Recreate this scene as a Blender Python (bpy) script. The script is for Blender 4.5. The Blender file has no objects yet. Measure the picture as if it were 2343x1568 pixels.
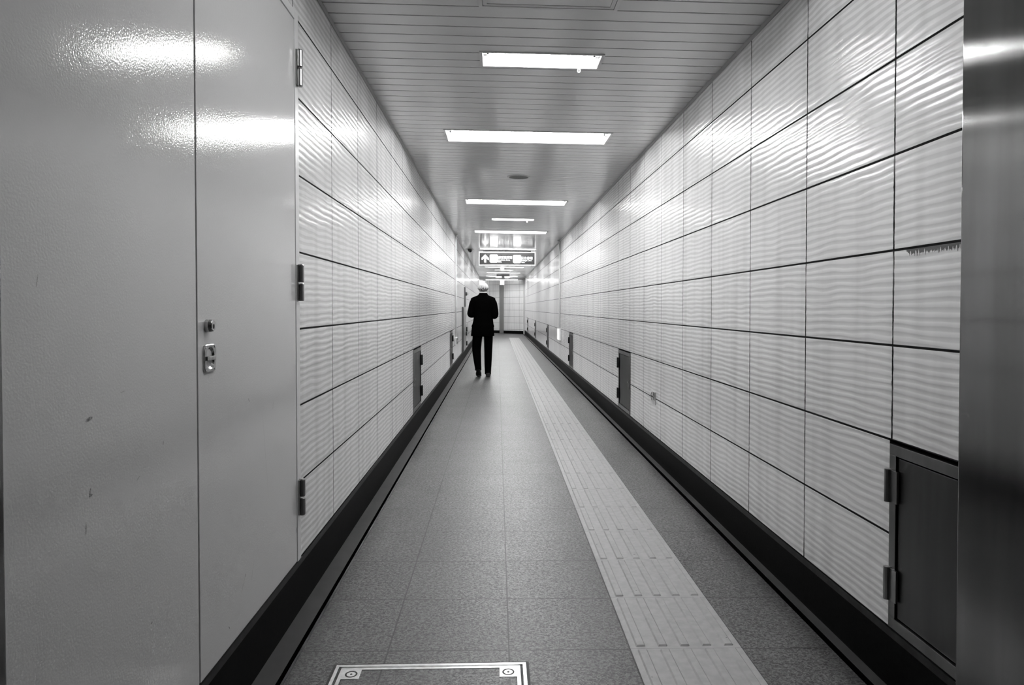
import bpy, bmesh, math, random
from mathutils import Vector, Matrix, noise as mnoise

random.seed(7)
SC = bpy.context.scene
COL = SC.collection
PI = math.pi

# ------------------------------------------------------------------ layout (metres)
XL, XR = -0.781, 1.247            # tile faces of the left and right wall
FS, CS = 0.006, 0.0115            # slight cross falls of floor and ceiling
CZ = 2.546
Y_BACK, Y_LEFT_END, Y_RIGHT_END = -1.2, 29.5, 31.3
EDIR = Vector((-0.766, 0.643, 0.0))      # direction of the oblique wall at the far end


def fz(x):
    return -FS * x


def cz(x):
    return CZ - CS * x


# ------------------------------------------------------------------ node helpers
class NT:
    def __init__(self, name):
        self.m = bpy.data.materials.new(name)
        self.m.use_nodes = True
        self.t = self.m.node_tree
        self.bsdf = self.t.nodes['Principled BSDF']

    def n(self, typ, **kw):
        nd = self.t.nodes.new(typ)
        for k, v in kw.items():
            setattr(nd, k, v)
        return nd

    def put(self, v, sock):
        if isinstance(v, (int, float)):
            sock.default_value = v
        elif isinstance(v, (tuple, list)):
            sock.default_value = v
        else:
            self.t.links.new(v, sock)

    def math(self, op, a, b=0.0, c=0.0):
        nd = self.n('ShaderNodeMath', operation=op)
        self.put(a, nd.inputs[0])
        self.put(b, nd.inputs[1])
        if len(nd.inputs) > 2:
            self.put(c, nd.inputs[2])
        return nd.outputs[0]

    def pos(self):
        g = self.n('ShaderNodeNewGeometry')
        s = self.n('ShaderNodeSeparateXYZ')
        self.t.links.new(g.outputs['Position'], s.inputs[0])
        return g.outputs['Position'], s.outputs[0], s.outputs[1], s.outputs[2]

    def comb(self, x, y, z):
        c = self.n('ShaderNodeCombineXYZ')
        self.put(x, c.inputs[0]); self.put(y, c.inputs[1]); self.put(z, c.inputs[2])
        return c.outputs[0]

    def noise(self, vec, scale, detail=2.0, rough=0.5, dist=0.0):
        nd = self.n('ShaderNodeTexNoise')
        self.put(vec, nd.inputs['Vector'])
        nd.inputs['Scale'].default_value = scale
        nd.inputs['Detail'].default_value = detail
        nd.inputs['Roughness'].default_value = rough
        nd.inputs['Distortion'].default_value = dist
        return nd.outputs['Fac']

    def ramp(self, v, a, b, lo=0.0, hi=1.0, smooth=True):
        nd = self.n('ShaderNodeMapRange')
        nd.interpolation_type = 'SMOOTHSTEP' if smooth else 'LINEAR'
        self.put(v, nd.inputs[0])
        self.put(a, nd.inputs[1]); self.put(b, nd.inputs[2])
        self.put(lo, nd.inputs[3]); self.put(hi, nd.inputs[4])
        return nd.outputs[0]

    def mixv(self, f, a, b):
        return self.math('ADD', self.math('MULTIPLY', a, self.math('SUBTRACT', 1.0, f)), self.math('MULTIPLY', b, f))

    def grey(self, v):
        return self.comb(v, v, v)

    def bump(self, h, strength, dist):
        b = self.n('ShaderNodeBump')
        self.put(h, b.inputs['Height'])
        b.inputs['Strength'].default_value = strength
        b.inputs['Distance'].default_value = dist
        self.t.links.new(b.outputs[0], self.bsdf.inputs['Normal'])

    def line(self, c, origin, pitch, hw):
        """1 on the repeating joint lines of half width hw, 0 elsewhere"""
        q = self.math('ADD', self.math('DIVIDE', self.math('SUBTRACT', c, origin), pitch), 0.5)
        d = self.math('MULTIPLY', self.math('ABSOLUTE', self.math('SUBTRACT', self.math('FRACT', q), 0.5)), pitch)
        return self.ramp(d, self.math('MULTIPLY', hw, 0.8), self.math('MULTIPLY', hw, 1.2), 1.0, 0.0)

    def one_line(self, c, at, hw):
        d = self.math('ABSOLUTE', self.math('SUBTRACT', c, at))
        return self.ramp(d, hw * 0.8, hw * 1.2, 1.0, 0.0)


def simple(name, g, rough=0.5, metal=0.0, emis=0.0, speckle=0.0, scale=40.0, spec=0.5):
    k = NT(name)
    b = k.bsdf
    b.inputs['Roughness'].default_value = rough
    b.inputs['Metallic'].default_value = metal
    b.inputs['Specular IOR Level'].default_value = spec
    p, x, y, z = k.pos()
    if speckle:
        v = k.ramp(k.noise(p, scale, 3.0), 0.3, 0.7, g * (1 - speckle), g * (1 + speckle))
        k.put(k.grey(v), b.inputs['Base Color'])
    else:
        b.inputs['Base Color'].default_value = (g, g, g, 1)
    if emis:
        b.inputs['Emission Color'].default_value = (1, 1, 1, 1)
        b.inputs['Emission Strength'].default_value = emis
    return k.m


def mat_tile(name, along, uo, up, vo, vp, plain_after, drips=False):
    """glazed wall tile with a horizontal ripple relief, dark open joints"""
    k = NT(name)
    p, x, y, z = k.pos()
    dt = k.n('ShaderNodeVectorMath', operation='DOT_PRODUCT')
    k.put(p, dt.inputs[0]); dt.inputs[1].default_value = along
    u = dt.outputs['Value']
    v = k.math('SUBTRACT', z, vo)
    # ripple phase
    tile_id = k.math('FLOOR', k.math('DIVIDE', k.math('SUBTRACT', u, uo), up))
    n1 = k.noise(k.comb(k.math('MULTIPLY', u, 4.2), k.math('MULTIPLY', v, 11.0), k.math('MULTIPLY', tile_id, 0.35)), 1.0, 1.5)
    n2 = k.noise(k.comb(k.math('MULTIPLY', u, 1.2), k.math('MULTIPLY', v, 3.0), 3.7), 1.0, 1.0)
    ph = k.math('ADD', k.math('DIVIDE', v, 0.0268), k.math('MULTIPLY', n1, 1.05))
    ph = k.math('ADD', ph, k.math('MULTIPLY', n2, 0.9))
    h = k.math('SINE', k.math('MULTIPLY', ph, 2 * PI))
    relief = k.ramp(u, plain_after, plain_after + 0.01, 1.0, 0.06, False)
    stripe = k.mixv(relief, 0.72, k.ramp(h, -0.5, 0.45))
    h = k.math('MULTIPLY', h, relief)
    wob = k.math('MULTIPLY', k.noise(k.comb(k.math('MULTIPLY', z, 30.0), tile_id, 0.0), 1.0, 2.0), 0.0046)
    wid = k.math('ADD', 0.0019, wob)
    broken = k.ramp(k.noise(k.comb(k.math('MULTIPLY', tile_id, 3.3), k.math('MULTIPLY', z, 5.0), 9.0), 1.0, 1.0), 0.3, 0.48, 0.5, 1.0)
    uw = k.math('ADD', u, k.math('MULTIPLY', k.math('SUBTRACT', k.noise(k.comb(k.math('MULTIPLY', z, 42.0), tile_id, 4.0), 1.0, 2.0), 0.5), 0.006))
    jv = k.line(uw, uo, up, wid)
    jh = k.line(v, 0.0, vp, 0.0038)
    j = k.math('MAXIMUM', k.math('MULTIPLY', jv, broken), jh)
    # grime dripping from the horizontal joints, heaviest at one joint near the viewer
    row = k.math('DIVIDE', v, vp)
    below = k.math('MULTIPLY', k.math('SUBTRACT', 1.0, k.math('FRACT', row)), vp)
    d1 = k.noise(k.comb(k.math('MULTIPLY', u, 75.0), k.math('FLOOR', row), 2.0), 1.0, 1.0)
    ln = k.ramp(d1, 0.72, 0.85, 0.0, 0.02, False)
    if drips:
        near = k.math('MULTIPLY', k.ramp(u, 2.02, 2.05, 1.0, 0.0), k.math('COMPARE', k.math('FLOOR', row), 3.0, 0.1))
        d2 = k.noise(k.comb(k.math('MULTIPLY', u, 150.0), 0.0, 5.0), 1.0, 2.5)
        ln = k.math('MAXIMUM', ln, k.math('MULTIPLY', near, k.ramp(d2, 0.3, 0.75, 0.006, 0.034, False)))
    j = k.math('MAXIMUM', j, k.ramp(k.math('SUBTRACT', ln, below), 0.0, 0.001, 0.0, 0.85))
    dirt = k.ramp(k.noise(k.comb(k.math('MULTIPLY', u, 9.0), k.math('MULTIPLY', z, 0.6), 0.0), 1.0, 2.0), 0.4, 0.75, 1.0, 0.86)
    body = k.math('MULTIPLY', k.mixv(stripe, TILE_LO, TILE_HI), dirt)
    k.put(k.grey(k.mixv(j, body, 0.012)), k.bsdf.inputs['Base Color'])
    k.put(k.mixv(j, TILE_ROUGH, 0.9), k.bsdf.inputs['Roughness'])
    k.put(k.mixv(j, 0.5, 0.05), k.bsdf.inputs['Specular IOR Level'])
    hh = k.math('SUBTRACT', k.math('MULTIPLY', h, TILE_AMP), k.math('MULTIPLY', jh, 0.0015))
    k.bump(hh, 1.0, 1.0)
    return k.m


TILE_LO, TILE_HI, TILE_ROUGH, TILE_AMP = 0.70, 0.88, 0.19, 0.00033


def mat_floor():
    k = NT('granite_floor')
    p, x, y, z = k.pos()
    n1 = k.noise(k.comb(k.math('MULTIPLY', x, 95.0), k.math('MULTIPLY', y, 115.0), z), 1.0, 2.0, 0.6, 1.0)
    n2 = k.noise(p, 420.0, 2.0)
    n3 = k.noise(p, 2.3, 1.0)
    v = k.ramp(n1, 0.36, 0.66, FLOOR_LO, FLOOR_HI)
    v = k.math('MULTIPLY', v, k.ramp(n2, 0.3, 0.7, 0.75, 1.25))
    v = k.math('MULTIPLY', v, k.ramp(n3, 0.3, 0.7, 0.9, 1.08))
    # grime along the gutters
    dl = k.math('SUBTRACT', x, -0.68)
    dr = k.math('SUBTRACT', 1.18, x)
    d = k.math('MINIMUM', dl, dr)
    g = k.math('ADD', d, k.math('MULTIPLY', k.math('SUBTRACT', k.noise(p, 14.0, 4.0), 0.5), 0.16))
    v = k.math('MULTIPLY', v, k.ramp(g, 0.0, 0.1, 0.6, 1.0))
    yy = k.math('ADD', y, k.math('MULTIPLY', x, 0.014))
    j = k.line(yy, 2.371, 0.4217, 0.0028)
    for xx, w in ((-0.382, 0.0028), (0.0395, 0.0028), (0.465, 0.0025), (0.8645, 0.0025)):
        j = k.math('MAXIMUM', j, k.one_line(x, xx, w))
    k.put(k.grey(k.mixv(j, v, 0.008)), k.bsdf.inputs['Base Color'])
    k.put(k.ramp(n1, 0.3, 0.7, 0.5, 0.36), k.bsdf.inputs['Roughness'])
    k.bsdf.inputs['Specular IOR Level'].default_value = 0.45
    k.bump(k.math('MULTIPLY', k.noise(p, 110.0, 1.0), 0.0006), 0.6, 1.0)
    return k.m


FLOOR_LO, FLOOR_HI = 0.02, 0.15


def mat_door(marks):
    k = NT('painted_steel_door')
    p, x, y, z = k.pos()
    n = k.noise(p, 190.0, 1.5, 0.45)
    v = 0.66
    m = None
    for (cy, cz_, ang, a, b, s) in marks:
        dy = k.math('SUBTRACT', y, cy); dz = k.math('SUBTRACT', z, cz_)
        ca, sa = math.cos(ang), math.sin(ang)
        e1 = k.math('DIVIDE', k.math('ADD', k.math('MULTIPLY', dy, ca), k.math('MULTIPLY', dz, sa)), a)
        e2 = k.math('DIVIDE', k.math('SUBTRACT', k.math('MULTIPLY', dz, ca), k.math('MULTIPLY', dy, sa)), b)
        r = k.math('ADD', k.math('MULTIPLY', e1, e1), k.math('MULTIPLY', e2, e2))
        q = k.ramp(r, 0.5, 1.2, s, 0.0)
        m = q if m is None else k.math('MAXIMUM', m, q)
    grain = k.ramp(k.noise(p, 700.0, 2.0), 0.3, 0.6, 0.3, 1.0)
    k.put(k.grey(k.mixv(k.math('MULTIPLY', m, grain), v, 0.07)), k.bsdf.inputs['Base Color'])
    k.bsdf.inputs['Roughness'].default_value = 0.1
    k.bump(n, 0.33, 0.0009)
    return k.m


def mat_brushed(name, g, rough, aniso=0.9, scratch=0.0):
    """stainless sheet brushed vertically: fine scratches along Z spread reflections sideways"""
    k = NT(name)
    p, x, y, z = k.pos()
    n2 = k.noise(k.comb(k.math('MULTIPLY', x, 14.0), k.math('MULTIPLY', y, 14.0), k.math('MULTIPLY', z, 1.2)), 1.0, 3.0)
    k.put(k.grey(k.ramp(n2, 0.3, 0.7, g * 0.88, g * 1.1)), k.bsdf.inputs['Base Color'])
    k.bsdf.inputs['Metallic'].default_value = 1.0
    k.bsdf.inputs['Roughness'].default_value = rough
    k.bsdf.inputs['Anisotropic'].default_value = aniso
    if scratch:
        # each hair-fine vertical scratch tips the surface a little to one side or the other
        n = k.noise(k.comb(k.math('MULTIPLY', x, 12000.0), k.math('MULTIPLY', y, 12000.0), k.math('MULTIPLY', z, 900.0)), 1.0, 2.0)
        g_ = k.n('ShaderNodeNewGeometry')
        ad = k.n('ShaderNodeVectorMath', operation='ADD')
        k.t.links.new(g_.outputs['Normal'], ad.inputs[0])
        k.put(k.comb(0.0, k.math('MULTIPLY', k.math('SUBTRACT', n, 0.5), scratch), 0.0), ad.inputs[1])
        nm = k.n('ShaderNodeVectorMath', operation='NORMALIZE')
        k.t.links.new(ad.outputs[0], nm.inputs[0])
        k.t.links.new(nm.outputs[0], k.bsdf.inputs['Normal'])
    k.put(k.comb(0.0, 1.0, 0.0), k.bsdf.inputs['Tangent'])
    return k.m


def mat_hair():
    k = NT('silver_hair')
    p, x, y, z = k.pos()
    n = k.noise(k.comb(k.math('MULTIPLY', x, 85.0), k.math('MULTIPLY', y, 85.0), k.math('MULTIPLY', z, 14.0)), 1.0, 3.0, 0.6)
    low = k.ramp(z, 1.59, 1.48, 0.0, 1.0)  # dark strands towards the nape, plus shade on the lower head put into the colour
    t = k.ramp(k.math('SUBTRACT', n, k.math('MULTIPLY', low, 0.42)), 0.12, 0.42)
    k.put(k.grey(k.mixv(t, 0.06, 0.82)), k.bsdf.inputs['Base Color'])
    k.bsdf.inputs['Roughness'].default_value = 0.5
    k.bump(n, 0.8, 0.004)
    return k.m


# door scuffs: (Y, Z, angle, half length, half width, strength)
MARKS = [(1.332, 0.987, 0.2, 0.012, 0.004, 0.9), (1.332, 0.846, 1.3, 0.010, 0.0025, 0.8), (1.335, 0.84, 0.1, 0.006, 0.003, 0.9),
         (1.318, 0.78, 1.5, 0.012, 0.003, 0.6), (1.508, 0.83, 0.5, 0.010, 0.002, 0.4), (2.17, 0.91, 2.2, 0.008, 0.0022, 0.7),
         (1.19, 1.246, 1.4, 0.012, 0.0015, 0.6), (2.11, 0.35, 0.9, 0.03, 0.0015, 0.5), (2.13, 0.372, 0.9, 0.006, 0.003, 0.7),
         (2.19, 0.36, 1.2, 0.03, 0.0015, 0.35), (2.0, 0.27, 2.3, 0.008, 0.002, 0.7), (1.56, 0.49, 0.3, 0.005, 0.003, 0.6),
         (1.45, 1.025, 0.1, 0.01, 0.0015, 0.4), (1.62, 0.885, 1.5, 0.006, 0.0015, 0.7), (2.32, 0.7, 1.75, 0.16, 0.0012, 0.25),
         (2.4, 0.86, 1.3, 0.015, 0.0015, 0.4), (1.27, 0.47, 0.3, 0.004, 0.004, 0.7), (2.66, 0.34, 1.5, 0.012, 0.004, 0.7)]

M = {}
M['floor'] = mat_floor()
M['tileL'] = mat_tile('rippled_tile_left', (0, 1, 0), 3.27, 0.6070, 0.2105, 0.302, 12.66)
M['tileR'] = mat_tile('rippled_tile_right', (0, 1, 0), 2.104, 0.6105, 0.1825, 0.2995, 13.52, True)
M['tileE'] = mat_tile('rippled_tile_end', tuple(EDIR), EDIR.dot(Vector((1.247, 31.3, 0))) + 0.31, 0.60, 0.19, 0.30, -999.0)
M['ceil'] = simple('painted_aluminium_slats', 0.66, 0.13, 0, spec=0.5)
M['black'] = simple('black_granite', 0.005, 0.5, speckle=0.3, scale=90, spec=0.03)
M['basetrim'] = simple('dark_base_trim', 0.02, 0.45, speckle=0.4, scale=20, spec=0.2)
M['ledge'] = simple('grey_gutter_ledge', 0.02, 0.6, speckle=0.25, scale=9)
M['slot'] = simple('gutter_slot', 0.002, 0.8, spec=0.0)
M['door'] = mat_door(MARKS)
M['frame'] = simple('painted_door_frame', 0.75, 0.3)
M['steel'] = mat_brushed('brushed_column_steel', 0.19, 0.13, 1.0, 0.55)
M['hatchsteel'] = mat_brushed('brushed_hatch_steel', 0.12, 0.4, 0.5)
M['hatchframe'] = mat_brushed('hatch_frame_steel', 0.25, 0.36, 0.5)
M['hinge'] = simple('dark_hinge_steel', 0.3, 0.28, 1.0)
M['chrome'] = simple('worn_chrome', 0.45, 0.2, 1.0, speckle=0.25, scale=60)
M['darkhole'] = simple('keyhole_black', 0.004, 0.6)
M['stainless'] = simple('stainless_edge', 0.72, 0.28, 1.0, speckle=0.12, scale=50)
M['white'] = simple('white_enamel', 0.88, 0.45)
M['reflector'] = simple('fixture_reflector', 0.62, 0.5)
M['flange'] = simple('fixture_flange', 0.55, 0.4)
M['tube'] = simple('fluorescent_tube', 0.9, 0.4, emis=136.0)
M['agedtube'] = simple('aged_fluorescent_tube', 0.9, 0.4, emis=55.0)  # for the added lamp overhead, dimmed to balance the near walls
M['dimtube'] = simple('dim_lamp_tube', 0.9, 0.4, emis=7.0)  # glows in place of a lamp reflection at the end wall
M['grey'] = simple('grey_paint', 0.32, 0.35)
M['dgrey'] = simple('dark_grey_paint', 0.09, 0.4)
M['grille'] = simple('speaker_grille', 0.10, 0.5, speckle=0.5, scale=420)
M['blackpl'] = simple('black_plastic', 0.01, 0.25)
M['signface'] = simple('sign_face', 0.012, 0.5, emis=0.04, spec=0.1)
M['signwhite'] = simple('lit_sign_white', 0.5, 0.5, emis=1.5)
M['signgrey'] = simple('lit_sign_ring', 0.01, 0.5, emis=0.46, spec=0.0)
M['signframe'] = simple('sign_frame', 0.85, 0.35)
M['guide'] = simple('lit_guide_panel', 0.9, 0.4, emis=1.6)
M['suit'] = simple('black_suit_wool', 0.002, 0.95, spec=0.0)
M['shoe'] = simple('black_leather', 0.006, 0.35)
M['skin'] = simple('skin', 0.34, 0.5, speckle=0.08, scale=60)
M['shirt'] = simple('white_shirt', 0.85, 0.8)
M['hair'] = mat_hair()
M['strip'] = None


def mat_strip():
    k = NT('tactile_tile')
    p, x, y, z = k.pos()
    n = k.noise(p, 30.0, 4.0)
    sp = k.ramp(k.noise(p, 55.0, 1.0), 0.76, 0.80, 1.0, 0.35)
    yy = k.math('ADD', y, k.math('MULTIPLY', x, 0.014))
    j = k.line(yy, 2.371, 0.4217, 0.0007)
    zz = k.math('ADD', z, k.math('MULTIPLY', x, FS))
    side = k.ramp(zz, 0.0035, 0.0075, 0.85, 1.0)
    v = k.math('MULTIPLY', k.ramp(n, 0.3, 0.7, 0.36, 0.42), sp)
    k.put(k.grey(k.mixv(j, v, 0.06)), k.bsdf.inputs['Base Color'])
    k.bsdf.inputs['Roughness'].default_value = 0.5
    return k.m


M['strip'] = mat_strip()


# ------------------------------------------------------------------ mesh helpers
def link(name, me, m, parent=None, loc=None, smooth=False):
    o = bpy.data.objects.new(name, me)
    COL.objects.link(o)
    for mm in (m if isinstance(m, (list, tuple)) else [m]):
        me.materials.append(mm)
    if parent is not None:
        o.parent = parent
    if loc is not None:
        o.location = loc
    if smooth:
        for f in me.polygons:
            f.use_smooth = True
    return o


def obj(name, bm, m, parent=None, loc=None, smooth=False, recalc=True):
    me = bpy.data.meshes.new(name)
    if recalc:
        bmesh.ops.recalc_face_normals(bm, faces=bm.faces)
    bm.to_mesh(me)
    bm.free()
    return link(name, me, m, parent, loc, smooth)


def thing(name, label, cat, loc=(0, 0, 0), rot=(0, 0, 0), group=None):
    o = bpy.data.objects.new(name, None)
    COL.objects.link(o)
    o.location = loc
    o.rotation_euler = rot
    o.empty_display_size = 0.1
    o['label'] = label
    o['category'] = cat
    if group:
        o['group'] = group
    return o


def tag(o, label, cat, group=None):
    o['label'] = label
    o['category'] = cat
    if group:
        o['group'] = group
    return o


def struct(o):
    o['kind'] = 'structure'
    return o


def box(bm, x0, x1, y0, y1, z0, z1, bev=0.0, mi=0):
    vs = [bm.verts.new((x, y, z)) for x in (x0, x1) for y in (y0, y1) for z in (z0, z1)]
    fs = []
    for f in ((0, 1, 3, 2), (4, 6, 7, 5), (0, 4, 5, 1), (2, 3, 7, 6), (0, 2, 6, 4), (1, 5, 7, 3)):
        fc = bm.faces.new([vs[i] for i in f])
        fc.material_index = mi
        fs.append(fc)
    if bev > 0:
        es = list({e for f in fs for e in f.edges})
        bmesh.ops.bevel(bm, geom=es, offset=bev, segments=2, affect='EDGES', profile=0.7)


def bx(x0, x1, y0, y1, z0, z1, bev=0.0):
    bm = bmesh.new()
    box(bm, x0, x1, y0, y1, z0, z1, bev)
    return bm


def loft(bm, rings, cap=True):
    vr = [[bm.verts.new(p) for p in r] for r in rings]
    n = len(vr[0])
    for a, b in zip(vr, vr[1:]):
        for i in range(n):
            bm.faces.new((a[i], a[(i + 1) % n], b[(i + 1) % n], b[i]))
    if cap:
        bm.faces.new(list(reversed(vr[0])))
        bm.faces.new(vr[-1])


def ell(c, rx, ry, n=24, e=2.0, ang=0.0):
    out = []
    for i in range(n):
        t = 2 * PI * i / n
        ct, st = math.cos(t), math.sin(t)
        px = rx * math.copysign(abs(ct) ** (2 / e), ct)
        py = ry * math.copysign(abs(st) ** (2 / e), st)
        ca, sa = math.cos(ang), math.sin(ang)
        out.append((c[0] + px * ca - py * sa, c[1] + px * sa + py * ca, c[2]))
    return out


def tube(bm, pts, radii, n=12, cap=True):
    pts = [Vector(p) for p in pts]
    rings = []
    ref = None
    for i, p in enumerate(pts):
        d = (pts[min(i + 1, len(pts) - 1)] - pts[max(i - 1, 0)]).normalized()
        if ref is None:
            ref = Vector((0, 0, 1)) if abs(d.z) < 0.8 else Vector((0, 1, 0))
        a = (ref - d * ref.dot(d)).normalized()
        ref = a
        b = d.cross(a)
        r = radii[i] if isinstance(radii, (list, tuple)) else radii
        ra, rb = r if isinstance(r, (list, tuple)) else (r, r)
        rings.append([p + a * (ra * math.cos(2 * PI * k / n)) + b * (rb * math.sin(2 * PI * k / n)) for k in range(n)])
    loft(bm, rings, cap)


def smoothpath(pts, rad, sub=6):
    """Catmull-Rom through points and radii"""
    P = [Vector(p) for p in pts]
    R = [Vector(r) if isinstance(r, (tuple, list)) else Vector((r, r)) for r in rad]
    P = [P[0] * 2 - P[1]] + P + [P[-1] * 2 - P[-2]]
    R = [R[0]] + R + [R[-1]]
    op, orr = [], []
    for i in range(1, len(P) - 2):
        for s in range(sub):
            t = s / sub
            def cr(a, b, c, d):
                return 0.5 * ((2 * b) + (c - a) * t + (2 * a - 5 * b + 4 * c - d) * t * t + (3 * b - a - 3 * c + d) * t ** 3)
            op.append(cr(P[i - 1], P[i], P[i + 1], P[i + 2]))
            q = cr(R[i - 1], R[i], R[i + 1], R[i + 2])
            orr.append((max(q[0], 0.002), max(q[1], 0.002)))
    op.append(P[-2])
    orr.append(tuple(R[-2]))
    return op, orr


def dup(root, loc, label, group=None, rot=None, pick=None):
    r = root.copy()
    COL.objects.link(r)
    r.location = loc
    if rot is not None:
        r.rotation_euler = rot
    r['label'] = label
    if group:
        r['group'] = group
    for ch in list(root.children):
        c = ch.copy()
        COL.objects.link(c)
        c.parent = r
        for g in ch.children:
            d = g.copy()
            COL.objects.link(d)
            d.parent = c
    return r


def panel_wall(name, P, U, u0, u1, v0, v1, holes, mats, depth=0.06, back=None):
    """wall sheet through point P along U (horizontal) and Z, with rectangular openings and their reveals"""
    us = sorted({u0, u1} | {h[0] for h in holes} | {h[1] for h in holes})
    vs = sorted({v0, v1} | {h[2] for h in holes} | {h[3] for h in holes})
    us = [u for u in us if u0 <= u <= u1]
    vs = [v for v in vs if v0 <= v <= v1]
    bm = bmesh.new()
    N = back
    cache = {}

    def V(u, v, d=0.0):
        key = (round(u, 5), round(v, 5), d)
        if key not in cache:
            q = Vector(P) + Vector(U) * u + Vector((0, 0, v)) + Vector(N) * d
            cache[key] = bm.verts.new(q)
        return cache[key]

    for a, b in zip(us, us[1:]):
        for c, d in zip(vs, vs[1:]):
            mu, mv = (a + b) / 2, (c + d) / 2
            if any(h[0] < mu < h[1] and h[2] < mv < h[3] for h in holes):
                continue
            bm.faces.new((V(a, c), V(b, c), V(b, d), V(a, d)))
    for h in holes:
        a, b, c, d = max(h[0], u0), min(h[1], u1), max(h[2], v0), min(h[3], v1)
        ua = [u for u in us if a <= u <= b]
        va = [v for v in vs if c <= v <= d]
        for s, e in zip(ua, ua[1:]):
            for v in (c, d):
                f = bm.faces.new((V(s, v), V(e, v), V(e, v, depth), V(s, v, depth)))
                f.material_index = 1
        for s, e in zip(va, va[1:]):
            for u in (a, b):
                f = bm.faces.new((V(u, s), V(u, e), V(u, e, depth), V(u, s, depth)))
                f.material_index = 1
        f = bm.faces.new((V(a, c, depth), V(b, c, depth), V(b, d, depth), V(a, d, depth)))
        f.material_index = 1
    return struct(obj(name, bm, mats))


# ------------------------------------------------------------------ the setting
# floor: from gutter edge to gutter edge, widening into the side passage at the far end
bm = bmesh.new()
fl = [(-0.68, Y_BACK), (1.18, Y_BACK), (1.18, 30.6), (1.3, 31.3), (1.3 - 0.766 * 8, 31.3 + 0.643 * 8), (-4.9, 32.0), (-0.68, 29.4)]
bm.faces.new([bm.verts.new((x, y, fz(x))) for x, y in fl])
struct(obj('floor', bm, M['floor']))

# gutters: dark slot beside the paving, then a grey ledge up to the base
for nm, xa, xb, xc, ya, yb in (('trim_1', -0.68, -0.706, -0.80, Y_BACK, 29.5), ('trim_2', 1.18, 1.206, 1.265, Y_BACK, 31.2)):
    bm = bmesh.new()
    prof = [(xa, fz(xa) - 0.0005), (xa, fz(xa) - 0.045), (xb, fz(xb) - 0.045), (xb, fz(xb) - 0.002), (xc, fz(xc) - 0.002)]
    rows = [[bm.verts.new((x, y, z)) for x, z in prof] for y in (ya, yb)]
    for i in range(len(prof) - 1):
        f = bm.faces.new((rows[0][i], rows[0][i + 1], rows[1][i + 1], rows[1][i]))
        f.material_index = 1 if i < 3 else 0
    struct(obj(nm, bm, [M['ledge'], M['slot']]))
# thin metal edging of the paving, left
struct(obj('trim_3', bx(-0.689, -0.6805, Y_BACK, 29.4, -0.015, 0.0055), simple('worn_edge_strip', 0.12, 0.3, 0.8, speckle=0.5, scale=6)))

# hatch openings shared by walls and hatches: (start along Y, width)
HATCH_R = [1.49, 6.345, 11.19, 16.5, 22.0, 27.6]
HATCH_L = [6.375, 11.27]
HW = 0.625
holesR = [(y, y + HW, 0.184, 0.782) for y in HATCH_R]
holesL = [(y, y + HW, 0.212, 0.8145) for y in HATCH_L]
DOOR = (0.3, 2.722, 0.208, 2.345)
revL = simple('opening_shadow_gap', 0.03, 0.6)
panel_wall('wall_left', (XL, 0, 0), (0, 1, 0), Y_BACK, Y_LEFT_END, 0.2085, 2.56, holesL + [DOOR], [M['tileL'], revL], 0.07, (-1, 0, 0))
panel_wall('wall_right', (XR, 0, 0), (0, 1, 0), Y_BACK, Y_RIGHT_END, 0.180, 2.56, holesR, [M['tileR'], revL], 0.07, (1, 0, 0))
panel_wall('wall_end', (1.247, 31.3, 0), tuple(EDIR), 0.0, 8.0, 0.13, 2.60, [], [M['tileE'], revL], 0.05, (0.643, 0.766, 0))
# left flank of the side passage, turning off behind the left wall's end
panel_wall('wall_passage', (XL, Y_LEFT_END, 0), tuple(EDIR), 0.0, 6.0, 0.0, 2.60, [], [M['tileE'], revL], 0.05, (-0.643, -0.766, 0))

# bases: black stone with a narrow dark cap under the tiles
def base(name, x, s, ya, yb, ztop):
    bm = bmesh.new()
    box(bm, x, x + s * 0.03, ya, yb, fz(x) - 0.05, ztop - 0.024, mi=0)
    box(bm, x - s * 0.003, x + s * 0.03, ya, yb, ztop - 0.024, ztop - 0.001, mi=1)
    return struct(obj(name, bm, [M['black'], M['basetrim']]))


base('baseboard_left', XL, -1, Y_BACK, Y_LEFT_END, 0.2085)
base('baseboard_right', XR, 1, Y_BACK, Y_RIGHT_END, 0.180)
bm = bmesh.new()
nrm = Vector((0.643, 0.766, 0))
p0 = Vector((1.247, 31.3, 0))
q = [p0 - nrm * 0.004, p0 - nrm * 0.004 + EDIR * 8, p0 + nrm * 0.02 + EDIR * 8, p0 + nrm * 0.02]
loft(bm, [[(a.x, a.y, -0.03) for a in q], [(a.x, a.y, 0.132) for a in q]])
struct(obj('baseboard_end', bm, M['black']))
# head band over the end wall
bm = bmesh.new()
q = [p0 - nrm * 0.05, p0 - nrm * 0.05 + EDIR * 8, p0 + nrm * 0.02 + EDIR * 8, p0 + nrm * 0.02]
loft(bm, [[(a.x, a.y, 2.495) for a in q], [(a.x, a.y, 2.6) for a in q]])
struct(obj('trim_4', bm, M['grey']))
# pale corner post where the right wall meets the end wall
struct(obj('trim_5', bx(1.19, 1.25, 31.1, 31.3, -0.02, 2.56), M['flange']))

# ceiling angles along both walls
struct(obj('trim_6', bx(XL, XL + 0.006, Y_BACK, Y_LEFT_END, 2.531, 2.5545), M['grey']))
struct(obj('trim_7', bx(XR - 0.006, XR, Y_BACK, Y_RIGHT_END, 2.509, 2.531), M['grey']))

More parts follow.
